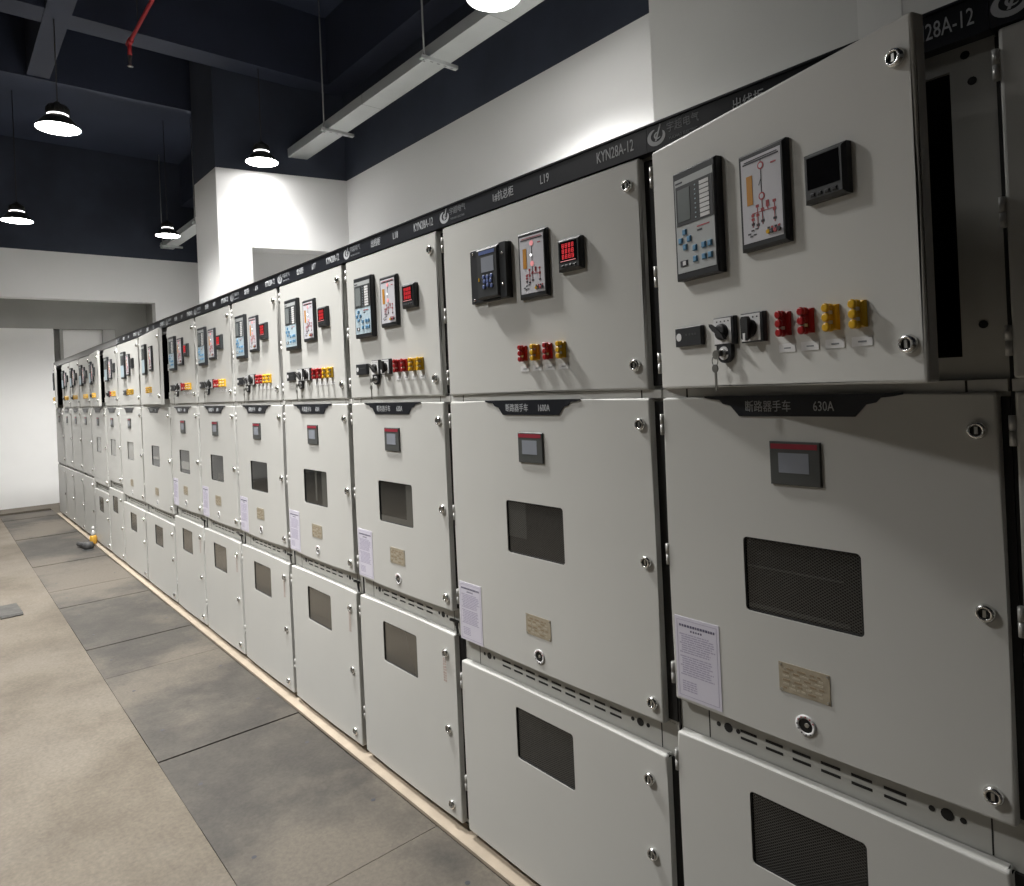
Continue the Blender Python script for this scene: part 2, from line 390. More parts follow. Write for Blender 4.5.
def relay_parts():
    P = {}
    b = MB(); b.chbox(0, .157, -.022, 0, 0, .272, .004, 'plast'); P['housing'] = b.mesh('relay_housing')
    b = MB(); b.box(.010, .150, -.0232, -.021, .018, .252, 'face'); P['faceplate'] = b.mesh('faceplate')
    b = MB(); b.box(.010, .150, -.0233, -.021, .018, .135, 'face_blue'); b.box(.010, .150, -.0233, -.021, .135, .252, 'face'); P['faceplate_blue'] = b.mesh('faceplate')
    b = MB(); b.box(.014, .148, -.0242, -.023, .135, .234, 'plast2'); P['display_panel'] = b.mesh('display_panel')
    b = MB(); b.box(.021, .067, -.0250, -.024, .145, .225, 'lcd'); P['screen'] = b.mesh('screen')
    b = MB()
    for i in range(8):
        z = .140 + i * .0112; b.box(.103, .136, -.0250, -.024, z, z + .0088, 'white'); b.box(.085, .089, -.0250, -.024, z + .003, z + .006, 'face_blue')
    P['indicator_labels'] = b.mesh('indicator_labels')
    b = MB()
    for u, z in ((.042, .117), (.026, .098), (.058, .098), (.042, .080), (.078, .072), (.110, .073), (.132, .073), (.078, .045), (.110, .045), (.132, .045)):
        b.chbox(u - .007, u + .007, -.0275, -.023, z - .007, z + .007, .002, 'blue')
    P['keypad'] = b.mesh('keypad')
    b = MB(); b.box(.022, .048, -.0250, -.023, .034, .048, 'ink'); b.box(.032, .043, -.0256, -.024, .036, .046, 'white'); P['service_port'] = b.mesh('service_port')
    b = MB(); b.box(.014, .040, -.0240, -.023, .240, .244, 'ink'); b.box(.088, .132, -.0240, -.023, .120, .1225, 'inkred'); b.box(.088, .105, -.0240, -.023, .110, .114, 'ink'); P['marking'] = b.mesh('marking')
    return P
RP = relay_parts()
def relay2_parts():
    P = {}
    b = MB(); b.chbox(0, .215, -.012, 0, 0, .190, .002, 'plast'); b.chbox(.062, .180, -.034, -.012, .008, .182, .006, 'plast2')
    b.box(.180, .213, -.026, -.012, .002, .188, 'plast'); P['housing'] = b.mesh('relay_housing')
    b = MB(); b.box(.080, .165, -.0350, -.034, .160, .172, 'blue2'); P['title_strip'] = b.mesh('title_strip')
    b = MB(); b.box(.092, .160, -.0352, -.034, .098, .150, 'lcd2'); P['screen'] = b.mesh('screen')
    b = MB()
    for u, z in ((.125, .080), (.108, .066), (.142, .066), (.125, .052), (.125, .066), (.104, .048), (.146, .048), (.104, .082), (.146, .082)):
        b.lathe([(.0075, .034), (.0075, .037), (.005, .0378)], 'blue2', 12, 'y', (u, 0, z))
    P['keypad'] = b.mesh('keypad')
    b = MB()
    for u, z in ((.197, .150), (.197, .045), (.02, .012), (.02, .178)): b.lathe([(.005, .026 if u > .1 else .012), (.005, .029 if u > .1 else .015), (.002, .030 if u > .1 else .016)], 'chrome', 10, 'y', (u, 0, z))
    b.box(.075, .079, -.036, -.034, .07, .082, 'yellow'); P['screw'] = b.mesh('screw')
    return P
RP2 = relay2_parts()
def mimic_parts():
    P = {}
    b = MB(); w, h = .135, .215
    b.chbox(0, w, -.016, 0, 0, h, .006, 'plast'); P['frame'] = b.mesh('mimic_frame')
    b = MB(); b.box(.012, w - .010, -.0166, -.0155, .016, h - .014, 'panelw'); P['panel'] = b.mesh('panel')
    for lit in (0, 1):
        b = MB(); y0, y1 = -.0174, -.0165
        red = 'inkred'
        b.box(.018, .120, y0, y1, .188, .191, 'ink'); b.box(.022, .116, y0, y1, .193, .195, 'inkred' if lit else 'ink')
        b.box(.027, .044, y0, y1, .098, .162, 'orange')
        b.box(.0690, .0705, y0, y1, .060, .188, 'ink')
        for z in (.176, .110): b.lathe([(.0085, .0166), (.0085, .0176)], 'ledpink' if lit else 'inkred', 14, 'y', (.070, 0, z)); b.lathe([(.0055, .0176), (.0055, .0179)], 'panelw' if not lit else 'ledpink', 12, 'y', (.070, 0, z))
        b.poly([(.070, y0, .150), (.062, y0, .135), (.064, y0, .134), (.0715, y0, .149)], 'ink')
        b.box(.040, .108, y0, y1, .077, .0785, red)
        for u, z0, z1 in ((.042, .048, .077), (.056, .044, .095), (.070, .050, .108), (.085, .080, .098), (.104, .048, .095)):
            b.box(u - .0008, u + .0008, y0, y1, z0, z1, red)
            for zz in (z0 + .004, (z0 + z1) / 2, z1 - .006): b.box(u - .0042, u + .0042, y0, y1, zz, zz + .0055, red if (zz > .06) else 'ink')
        for u, z in ((.030, .034), (.040, .040), (.052, .042), (.036, .028), (.046, .030)): b.box(u - .004, u + .004, y0, y1, z, z + .003, 'ink')
        for u, kk in ((.085, 'yellow'), (.095, 'ink'), (.105, 'inkred'), (.114, 'ink')): b.lathe([(.0048, .0166), (.0048, .0205)], kk, 10, 'y', (u, 0, .030)); b.box(u - .003, u + .003, y0, y1, .036, .040, 'ink' if kk != 'ink' else 'inkred')
        b.box(.098, .112, y0, y1, .172, .175, 'inkred')
        if lit: b.lathe([(.005, .0166), (.004, .0185)], 'ledwhite', 10, 'y', (.066, 0, .138))
        P['diagram%d' % lit] = b.mesh('diagram')
    return P
MP = mimic_parts()
def meter_parts():
    P = {}
    b = MB(); w = .098
    b.chbox(0, w, -.020, 0, 0, w, .007, 'plast2'); P['housing'] = b.mesh('meter_housing')
    b = MB(); b.box(.012, .086, -.0208, -.0195, .026, .088, 'glassblk'); P['display'] = b.mesh('display')
    b = MB()
    for i in range(4): b.chbox(.018 + i * .017, .029 + i * .017, -.0225, -.019, .010, .018, .002, 'plast')
    P['button_row'] = b.mesh('button_row')
    b = MB()
    for r in range(3):
        for c in range(4):
            u, z = .024 + c * .0135, .036 + r * .0165
            for (a, bb, d, e) in ((0, .008, 0, .0018), (0, .008, .0056, .0074), (0, .008, .0112, .013), (0, .002, 0, .013), (.0065, .0085, 0, .013)):
                b.box(u + a, u + bb, -.0214, -.0207, z + d, z + e, 'ledred')
    b.box(.016, .080, -.0214, -.0207, .0285, .0305, 'ledpink')
    P['digits'] = b.mesh('digits')
    return P
TP = meter_parts()
def switch_parts():
    P = {}
    b = MB(); b.chbox(0, .068, -.012, 0, 0, .066, .002, 'plast'); P['base'] = b.mesh('switch_base')
    b = MB(); b.box(.003, .060, -.0130, -.0115, .003, .063, 'white')
    for u in (.012, .025, .038, .050): b.box(u, u + .004, -.0135, -.0125, .054, .057, 'ink')
    P['faceplate'] = b.mesh('faceplate')
    for nm, ang in (('knob_tilt', 32), ('knob_down', -90)):
        b = MB(); b.lathe([(.020, .012), (.019, .020), (.014, .024)], 'black', 18, 'y', (.031, 0, .031))
        a = math.radians(ang); ca, sa = math.cos(a), math.sin(a)
        pts = [(-.026, -.007), (-.020, -.011), (.022, -.010), (.028, 0), (.022, .010), (-.020, .011), (-.026, .007)]
        b.prism([(.031 + p * -ca - q * sa, .031 + p * sa * (1 if ang > 0 else 1) + q * ca) for p, q in pts], -.032, -.022, 'black')
        if ang < 0: b.box(.0275, .0345, -.0327, -.022, .003, .020, 'white')
        P[nm] = b.mesh('knob')
    b = MB()
    pts = [(.008, .004), (.056, .004), (.056, -.018)] + [(.032 + .024 * math.cos(t), -.018 + .024 * math.sin(t)) for t in [-math.pi * i / 8 for i in range(1, 8)]] + [(.008, -.018)]
    b.prism(pts, -.012, 0, 'plast')
    for s in (1, -1):
        b.prism([(.032 + .015 * math.cos(t), -.019 + s * (.004 + .012 * math.sin(t))) for t in [math.pi * i / 8 for i in range(9)]], -.0128, -.0115, 'white')
    b.lathe([(.010, .012), (.010, .017), (.008, .018)], 'steel', 14, 'y', (.032, 0, -.019))
    P['key_lock'] = b.mesh('key_lock')
    b = MB()
    b.box(.0305, .0335, -.026, -.018, -.026, -.012, 'key'); b.lathe([(.011, .025), (.011, .028)], 'key', 14, 'y', (.022, 0, -.022))
    for i in range(10):
        t0, t1 = 2 * math.pi * i / 10, 2 * math.pi * (i + 1) / 10
        b.tube((.018 + .010 * math.cos(t0), -.027, -.036 + .012 * math.sin(t0)), (.018 + .010 * math.cos(t1), -.027, -.036 + .012 * math.sin(t1)), .0012, 'key', 6)
    b.lathe([(.010, .026), (.010, .0285)], 'key', 14, 'y', (.018, 0, -.054)); b.box(.0150, .0210, -.0275, -.025, -.105, -.062, 'key')
    P['key'] = b.mesh('key')
    return P
SP = switch_parts()
def sign_mesh():
    b = MB(); b.chbox(0, .100, -.012, 0, 0, .048, .002, 'plast'); b.lathe([(.010, .012), (.010, .0130)], 'white', 14, 'y', (.016, 0, .024))
    for u in (.042, .055, .066, .076): b.box(u, u + .006, -.0128, -.0115, .026, .031, 'indic')
    return b.mesh('label_plate')
def term_mesh(mk):
    b = MB(); b.chbox(-.012, .013, -.010, 0, -.025, .025, .003, mk)
    for z in (-.019, 0, .019):
        b.lathe([(.0085, .008), (.0085, .013), (.0062, .014), (.0062, .018), (.0088, .019), (.0088, .024), (.006, .0255)], mk, 12, 'y', (-.001, 0, z))
    b.box(-.005, .005, -.019, -.010, -.013, -.006, 'cream'); b.box(-.005, .005, -.019, -.010, .006, .013, 'cream' if mk == 'yellow' else mk)
    return b.mesh('link_terminal')
def tag_mesh():
    b = MB(); b.box(-.022, .022, -.0015, 0, -.009, .009, 'white'); b.box(-.008, .010, -.0019, -.0014, -.002, .001, 'letter_dim'); return b.mesh('label')
def indicator_parts():
    P = {}
    b = MB(); b.chbox(0, .120, -.007, 0, 0, .100, .002, 'indic'); P['frame'] = b.mesh('indicator_frame')
    b = MB(); b.box(.004, .114, -.0078, -.0065, .083, .095, 'indicred'); P['strip'] = b.mesh('red_strip')
    b = MB(); b.box(.022, .094, -.0078, -.0065, .028, .074, 'lcd2'); P['screen'] = b.mesh('screen')
    return P
IP = indicator_parts()
def rating_parts():
    b = MB(); w, h = .120, .068
    b.box(0, w, -.0015, 0, 0, h, 'tan')
    rnd = random.Random(3)
    for r in range(6):
        z = .008 + r * .009; u = .010
        while u < w - .02:
            L = rnd.uniform(.006, .02); b.box(u, min(u + L, w - .01), -.0019, -.0014, z, z + .0045, 'brown' if rnd.random() < .6 else 'tan2'); u += L + rnd.uniform(.003, .01)
    for u in (.005, w - .005):
        for z in (.005, h - .005): b.lathe([(.003, .0015), (.003, .003)], 'steel', 8, 'y', (u, 0, z))
    return b.mesh('rating_plate')
def keyhole_mesh():
    b = MB(); b.lathe([(.024, 0), (.024, .003), (.0165, .003), (.0165, .0005)], 'white', 24, 'y', close=False); b.lathe([(.0166, .0001), (.0166, .0006)], 'black', 20, 'y')
    for i in range(10):
        a = math.pi * (.15 + .17 * i) * 1.0
        b.box(.020 * math.cos(a) - .0016, .020 * math.cos(a) + .0016, -.0034, -.0028, .020 * math.sin(a) - .0016, .020 * math.sin(a) + .0016, 'inkred' if i < 5 else 'ink')
    b.lathe([(.005, .0005), (.005, .004)], 'steel', 10, 'y', (.003, 0, .002))
    return b.mesh('interlock_hole')
def sticker_parts():
    P = {}
    w, h = .135, .218
    b = MB(); b.box(0, w, -.0012, 0, 0, h, 'sticker'); P['paper'] = b.mesh('sticker_paper')
    b = MB(); y0, y1 = -.0015, -.0011; rnd = random.Random(5)
    def dash(z, hh, u0, u1, mk, lo, hi, gap):
        u = u0
        while u < u1:
            L = rnd.uniform(lo, hi); b.box(u, min(u + L, u1), y0, y1, z, z + hh, mk); u += L + gap
    for (a, c, d, e) in ((.007, w - .007, .008, .0092), (.007, w - .007, h - .0092, h - .008), (.007, .0082, .008, h - .008), (w - .0082, w - .007, .008, h - .008)): b.box(a, c, y0, y1, d, e, 'stickerpale')
    dash(.192, .0065, .014, .122, 'stickerink', .004, .007, .002); dash(.181, .005, .048, .086, 'stickerink', .004, .006, .003)
    for i in range(9): dash(.171 - i * .006, .003, .014 + (.006 if i % 4 else 0), .122 - rnd.uniform(0, .02), 'stickerpale', .004, .02, .002)
    for i in range(9): dash(.112 - i * .006, .003, .014 + (.006 if i % 4 else 0), .122 - rnd.uniform(0, .02), 'stickerpale', .004, .02, .002)
    for i in range(5): dash(.046 - i * .006, .003, .018, .062, 'stickerpale', .004, .012, .002)
    P['print'] = b.mesh('print')
    return P
KP = sticker_parts()
def plate_shape():
    # black trapezoid name plate with stepped ends, width .465 on top
    half = [(.2325, .050), (.2325, .046), (.212, .042), (.190, .040), (.180, .030), (.160, .026), (.137, 0)]
    pts = [(-a, z) for a, z in half] + [(a, z) for a, z in reversed(half)]
    b = MB(); b.prism(pts, -.004, 0, 'band'); return b.mesh('breaker_sign')
def header_mesh(W, mk='band'):
    def fn():
        b = MB(); b.box(-.0055, W - .0068, -.002, .05, 2.337, 2.406, mk); b.box(-.0055, W - .0068, -.006, .05, 2.406, 2.411, mk); return b.mesh('header_band')
    return cached(('hdr', W, mk), fn)
def logo_mesh():
    b = MB(); n = 22
    def arc(cx, cz, r0, r1, a0, a1, sx=1.0):
        for i in range(n):
            t0 = a0 + (a1 - a0) * i / n; t1 = a0 + (a1 - a0) * (i + 1) / n
            w0 = math.sin(math.pi * i / n) ** .5; w1 = math.sin(math.pi * (i + 1) / n) ** .5
            m = (r0 + r1) / 2; hw = (r1 - r0) / 2
            P = [(cx + sx * (m - hw * w0) * math.cos(t0), cz + (m - hw * w0) * math.sin(t0)), (cx + sx * (m + hw * w0) * math.cos(t0), cz + (m + hw * w0) * math.sin(t0)),
                 (cx + sx * (m + hw * w1) * math.cos(t1), cz + (m + hw * w1) * math.sin(t1)), (cx + sx * (m - hw * w1) * math.cos(t1), cz + (m - hw * w1) * math.sin(t1))]
            b.poly([(p[0], -.0004, p[1]) for p in P], 'letter')
    arc(0, 0, .014, .025, math.radians(100), math.radians(395), 1.25)
    arc(.004, .002, .006, .0105, math.radians(60), math.radians(330), 1.2)
    b.poly([(-.006, -.0006, -.012), (.000, -.0006, -.012), (.016, -.0006, .028), (.012, -.0006, .030)], 'letter')
    return b.mesh('logo')

def slot_mesh():
    b = MB(); b.box(-.022, .022, -.0012, .0004, -.003, .003, 'black'); return b.mesh('vent_slot')
def hole_mesh(r):
    b = MB(); b.lathe([(r, -.0004), (r, .0012)], 'black', 12, 'y'); return b.mesh('bolt_hole')
def vent_rail(c, W, z0, z1):
    def fn():
        b = MB(); b.box(.0, W - .0068, .0288, .0300, z0 + .002, z1 - .002, 'frame')
        for u in (.088, W - .070): b.box(u, u + .003, .0282, .0290, z0 + .002, z1 - .002, 'black')
        return b.mesh('vent_rail')
    r = link('vent_rail', cached(('vr', W, z0), fn), c); zc = (z0 + z1) / 2
    u0, u1 = .20 * W + .015, W - .205
    n = int(round((u1 - u0) / .067)); st = (u1 - u0) / n
    for j in range(n):
        for dz in (-.010, .008): link('vent_slot', cached('slot', slot_mesh), r, (u0 + j * st + .03, .0288, zc + dz))
    for u in (.145, W - .145):
        for du, rr in ((-.028, .006), (0, .012), (.028, .006)): link('bolt_hole', cached(('bh', rr), lambda: hole_mesh(rr)), r, (u + du, .0288, zc + .003))
def latch_mesh():
    b = MB(); b.box(-.040, .004, .014, .024, -.004, .004, 'black'); b.prism([(-.010, .004), (.004, .004), (.005, -.022), (.009, -.042), (.003, -.043), (-.004, -.022)], .012, .018, 'black')
    b.tube((-.046, .018, 0), (-.034, .018, 0), .006, 'black', 10); return b.mesh('latch_handle')
def lowtext_mesh():
    b = MB(); rnd = random.Random(9)
    for u in (.000, .012):
        z = 0
        while z < .085:
            L = rnd.uniform(.006, .012); b.box(u, u + .008, -.0006, .0001, z, z + L * .7, 'redtext'); z += L + .002
    return b.mesh('faded_print')

def body_mesh(W, open_top, zrail0, zrail1):
    def fn():
        b = MB(); D = 1.0; Y = .030
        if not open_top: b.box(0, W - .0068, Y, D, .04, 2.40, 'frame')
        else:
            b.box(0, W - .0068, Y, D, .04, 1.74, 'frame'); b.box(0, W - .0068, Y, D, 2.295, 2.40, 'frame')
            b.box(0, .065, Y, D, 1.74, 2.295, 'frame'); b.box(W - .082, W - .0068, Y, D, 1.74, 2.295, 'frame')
            b.box(.065, W - .082, .55, .56, 1.74, 2.295, 'void')
            for a in ((.065, .067, .04, .55, 1.742, 2.293), (W - .084, W - .082, .04, .55, 1.742, 2.293), (.067, W - .084, .04, .55, 1.74, 1.742), (.067, W - .084, .04, .55, 2.293, 2.295)): b.box(*a, 'void')
            for u, z in ((W - .055, 2.318), (W - .045, 2.265), (W - .045, 1.80)): b.lathe([(.008, -.0298), (.008, -.0290)], 'black', 10, 'y', (u, 0, z))
        b.box(.010, W - .010, .045, D - .02, 0, .04, 'plinth')
        return b.mesh('cabinet_frame')
    return cached(('body', W, open_top), fn)
def rail_mesh(W):
    def fn():
        b = MB(); b.box(0, W - .0068, .012, .032, 1.672, 1.6945, 'paint')
        for u in (.075, W - .075): b.box(u, u + .004, .0114, .0125, 1.672, 1.6945, 'black')
        return b.mesh('cross_rail')
    return cached(('rail', W), fn)
def seal_mesh():
    b = MB(); b.box(-.0055, 0, .024, .034, .05, 2.33, 'black'); return b.mesh('joint_seal')

def gap_shade_mesh(h):
    b = MB(); b.box(-.038, 0, .022, .0305, 0, h, 'black'); return b.mesh('gap_shade')  # black strip paints the shade in the gap beside a door

ORD = ['rightmost', 'second', 'third', 'fourth', 'fifth', 'sixth', 'seventh', 'eighth', 'ninth', 'tenth', 'eleventh', 'twelfth', 'thirteenth', 'fourteenth', 'fifteenth', 'sixteenth']
LABELS = {
 0: 'dark grey switchgear cabinet at the right edge, mostly cut off by the frame',
 1: 'nearest fully shown switchgear cabinet with its top instrument door standing ajar',
 2: 'wide grey switchgear cabinet with square black relay, left of the ajar door',
 8: 'wide cabinet with only two instruments and a lone yellow terminal cluster',
 15: 'last cabinet of the row, at the far end by the white wall',
}
names = {1: '出线柜', 2: '1#抗总柜', 3: '出线柜', 4: '出线柜', 5: '出线柜', 6: '出线柜', 7: '出线柜', 8: '进线柜', 9: '出线柜'}
codes = {1: 'L20', 2: 'L19', 3: 'L18', 4: 'L17', 5: 'L16', 6: 'L15', 7: 'L14', 8: 'L13', 9: 'L12'}

OPEN = math.radians(16)
for i in range(16):
    xr, xl = XB[i], XB[i + 1]; W = round(xr - xl, 4)
    wide = W > .88
    far = i >= 12
    c = empty('switchgear_cabinet', (xl, 0, 0))
    lab = LABELS.get(i)
    if not lab:
        if i in (9, 11): lab = 'wide grey switchgear cabinet with pale window, %s from the right edge' % ORD[i]
        elif far: lab = 'distant narrow switchgear cabinet with plain lower door, %s from the right edge' % ORD[i]
        else: lab = 'grey switchgear cabinet with red and yellow terminals, %s from the right edge' % ORD[i]
    tag(c, lab, 'cabinet', 'switchgear cabinets standing in one long row')
    zmb = .775 if wide else (.862 if not far else .83)
    zlt = .690 if wide else (.775 if not far else .80)
    dw = W - .043
    We = .802 if i == 1 else W
    link('cabinet_frame', body_mesh(W, i in (1, 8, 11, 15), 0, 0), c)
    link('joint_seal', cached('seal', seal_mesh), c)
    link('cross_rail', rail_mesh(W), c)
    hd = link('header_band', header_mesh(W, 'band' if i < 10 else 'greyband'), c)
    if i <= 9:
        link('logo', cached('logo', logo_mesh), hd, (.027, -.0022, 2.372))
        link('lettering', text_mesh('宇超电气', .028, 'letter_dim', .90), hd, (.110, -.0025, 2.382))
        link('lettering', text_mesh('YUCHAO ELECTRIC', .0105, 'letter_dim', .95), hd, (.110, -.0025, 2.355))
        if i in names:
            link('lettering', text_mesh(names[i], .036, 'letter', .78), hd, (W * .375, -.0025, 2.372))
            link('lettering', text_mesh(codes[i], .040, 'letter', .72), hd, (W * .585, -.0025, 2.372))
        link('lettering', text_mesh('KYN28A-12', .046, 'letter', .60), hd, (W - (.098 if i == 1 else .120), -.0025, 2.372))
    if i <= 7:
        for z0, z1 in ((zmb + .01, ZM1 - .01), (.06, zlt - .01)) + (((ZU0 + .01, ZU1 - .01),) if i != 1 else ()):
            link('gap_shade', cached(('gk', round(z1 - z0, 4)), lambda: gap_shade_mesh(z1 - z0)), c, (W - .0068, 0, z0))
    # ---- doors
    ang = -OPEN if i == 1 else -math.radians({8: 3.4, 11: 3.8, 15: 6.5}.get(i, 0.0))
    hx = .005
    def P(u, y, z):   # position on the (possibly turned) instrument door
        du = u - hx
        return (hx + du * math.cos(ang) - y * math.sin(ang), du * math.sin(ang) + y * math.cos(ang), z)
    up = link('instrument_door', door_mesh(round(dw, 4), round(ZU1 - ZU0, 4), [], 'instrument_door'), c, P(hx, 0, ZU0), ang)
    mw, mh = .278, .180
    mu0 = We * .458 - mw / 2 - hx
    has_win = i <= 11
    holes = [(round(mu0, 4), round(mu0 + mw, 4), round(1.150 - zmb, 4), round(1.330 - zmb, 4))] if has_win else []
    md = link('breaker_door', door_mesh(round(dw + We - W, 4), round(ZM1 - zmb, 4), holes, 'breaker_door'), c, (hx, 0, zmb))
    lz1 = zlt - .073; lz0 = lz1 - .178
    lu0 = We * .44 - .138 - hx if not wide else W * .46 - .138 - hx
    lholes = [(round(lu0, 4), round(lu0 + .276, 4), round(lz0 - .046, 4), round(lz1 - .046, 4))] if has_win else []
    ld = link('cable_door', door_mesh(round(dw + .004, 4), round(zlt - .046, 4), lholes, 'cable_door'), c, (hx, 0, .046))
    lk = cached('lock', lock_mesh); hg = cached('hinge', hinge_mesh)
    for z in (2.266, 1.765): link('lock', lk, up, (W - (.070 if i == 1 else .080) - hx, 0, z - ZU0))
    for z in (1.60, 1.255 if not wide else 1.216, .911 if not wide else .825): link('lock', lk, md, (We - .072 - hx, 0, z - zmb))
    for z in (zlt - .085, .393, .099): link('lock', lk, ld, (W - .095 - hx, 0, z - .046))
    if i < 12:
        for z in (2.27, 2.0, 1.765): link('hinge', hg, up, (-.005, .002, z - ZU0))
        for z in (1.60, 1.25, .93): link('hinge', hg, md, (-.005, .002, z - zmb))
        for z in (zlt - .08, .22): link('hinge', hg, ld, (-.005, .002, z - .046))
    if has_win:
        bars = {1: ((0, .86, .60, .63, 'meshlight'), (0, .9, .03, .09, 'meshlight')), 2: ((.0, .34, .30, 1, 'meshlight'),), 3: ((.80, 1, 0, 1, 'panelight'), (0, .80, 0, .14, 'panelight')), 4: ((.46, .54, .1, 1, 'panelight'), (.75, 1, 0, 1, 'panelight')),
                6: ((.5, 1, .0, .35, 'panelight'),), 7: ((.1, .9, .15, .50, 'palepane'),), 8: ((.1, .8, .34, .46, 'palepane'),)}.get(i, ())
        win = link('window', window_mesh(mw, mh, 'meshpane' if i <= 2 else ('palepane' if i >= 9 else 'pane'), bars), md, (mu0, 0, 1.150 - zmb))
        link('window', window_mesh(.276, .178, 'meshpane' if i <= 2 else 'lowpane'), ld, (lu0, 0, lz0 - .046))
        vent_rail(c, W, zlt, zmb)
    if i >= 3 and i <= 7: link('latch_handle', cached('latch', latch_mesh), c, (W - .035, .0, zlt + .045))
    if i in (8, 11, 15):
        b = MB(); b.box(W - .075, W - .0070, .0285, .0298, 1.70, 2.33, 'black'); link('post_shade', b.mesh('post_shade'), c)  # black sheet over the post paints the shade behind an ajar door
    # ---- instrument door equipment
    def relayA(u, z, blue):
        r = link('protection_relay', RP['housing'], c, P(u, 0, z), ang)
        link('faceplate', RP['faceplate_blue' if blue else 'faceplate'], r); link('display_panel', RP['display_panel'], r); link('screen', RP['screen'], r)
        if i <= 7:
            link('indicator_labels', RP['indicator_labels'], r); link('keypad', RP['keypad'], r); link('service_port', RP['service_port'], r); link('marking', RP['marking'], r)
    def mimic(u, z, lit):
        r = link('mimic_panel', MP['frame'], c, P(u, 0, z), ang)
        link('panel', MP['panel'], r); link('diagram', MP['diagram%d' % lit], r)
    def meter(u, z, lit):
        r = link('power_meter', TP['housing'], c, P(u, 0, z), ang)
        link('display', TP['display'], r); link('button_row', TP['button_row'], r)
        if lit: link('digits', TP['digits'], r)
    def switches():
        link('label_plate', cached('sign', sign_mesh), c, P(.087, 0, 1.803), ang)
        r = link('rotary_switch', SP['base'], c, P(.232, 0, 1.796), ang); link('faceplate', SP['faceplate'], r); link('knob', SP['knob_tilt'], r); link('key_lock', SP['key_lock'], r); link('key', SP['key'], r)
        r = link('rotary_switch', SP['base'], c, P(.322, 0, 1.796), ang); link('faceplate', SP['faceplate'], r); link('knob', SP['knob_down'], r)
    def terms(us, cols):
        for u, mk in zip(us, cols):
            t = link('link_terminal', cached(('term', mk), lambda mk=mk: term_mesh(mk)), c, P(u, 0, 1.828), ang)
            link('label', cached('tagm', tag_mesh), c, P(u, 0, 1.777), ang)
    if i in (0, 1) or 3 <= i <= 7:
        relayA(.116, 1.967, i > 2); mimic(.338, 1.997, 0 if i <= 1 else 1); meter(.520, 2.057, i > 1); switches()
        terms((.444, .503, .563, .623), ('red', 'red', 'yellow', 'yellow'))
    elif i == 2:
        r = link('protection_relay', RP2['housing'], c, P(.186, 0, 2.020))
        for k_ in ('title_strip', 'screen', 'keypad', 'screw'): link(k_, RP2[k_], r)
        mimic(.450, 2.003, 1); meter(.637, 2.065, 1); terms((.446, .506, .566, .626), ('red', 'yellow', 'red', 'yellow'))
    elif i == 8:
        relayA(.26, 1.967, 1); mimic(.57, 1.990, 1); terms((.43, .50, .57), ('yellow', 'yellow', 'yellow'))
    elif i == 9:
        relayA(.26, 1.967, 1); mimic(.47, 1.990, 1); meter(.66, 2.057, 0)
        link('label_plate', cached('sign', sign_mesh), c, P(.27, 0, 1.803)); r = link('rotary_switch', SP['base'], c, P(.40, 0, 1.796)); link('knob', SP['knob_tilt'], r)
        terms((.52, .60, .68), ('yellow', 'yellow', 'yellow'))
    else:
        relayA(.14, 1.967, 1); mimic(.34, 1.990, 1); meter(.53, 2.057, 0)
        if i != 12: r = link('rotary_switch', SP['base'], c, P(.22, 0, 1.796)); link('knob', SP['knob_tilt'], r)
        terms((.42, .50, .58), ('red' if i == 10 else 'yellow', 'yellow', 'yellow'))
    # ---- breaker door equipment
    s = link('breaker_sign', cached('sgn', plate_shape), c, (We * .464, 0, 1.624))
    if i <= 8:
        link('lettering', text_mesh('断路器手车', .0285, 'letter', .82), s, (-.062, -.0045, .022))
        link('lettering', text_mesh('1600A' if i == 2 else '630A', .031, 'letter', .70), s, (.070, -.0045, .022))
    if i != 8:
        iu = We * .463 - .060
        r = link('status_display', IP['frame'], c, (iu, 0, 1.466)); link('red_strip', IP['strip'], r); link('screen', IP['screen'], r)
    zo = 0 if not wide else -.09
    if i <= 9:
        link('rating_plate', cached('rating', rating_parts), c, (We * .458 - .060, 0, .979 + zo))
        link('interlock_hole', cached('khole', keyhole_mesh), c, (We * .458, 0, .915 + zo))
    if i <= 7:
        r = link('instruction_sticker', KP['paper'], c, (.014, 0, .872 + zo - (.005 if wide else 0))); link('print', KP['print'], r)
    if 3 <= i <= 7: link('faded_print', cached('lowtext', lowtext_mesh), ld, (W - .118 - hx, 0, zlt - .20 - .046))

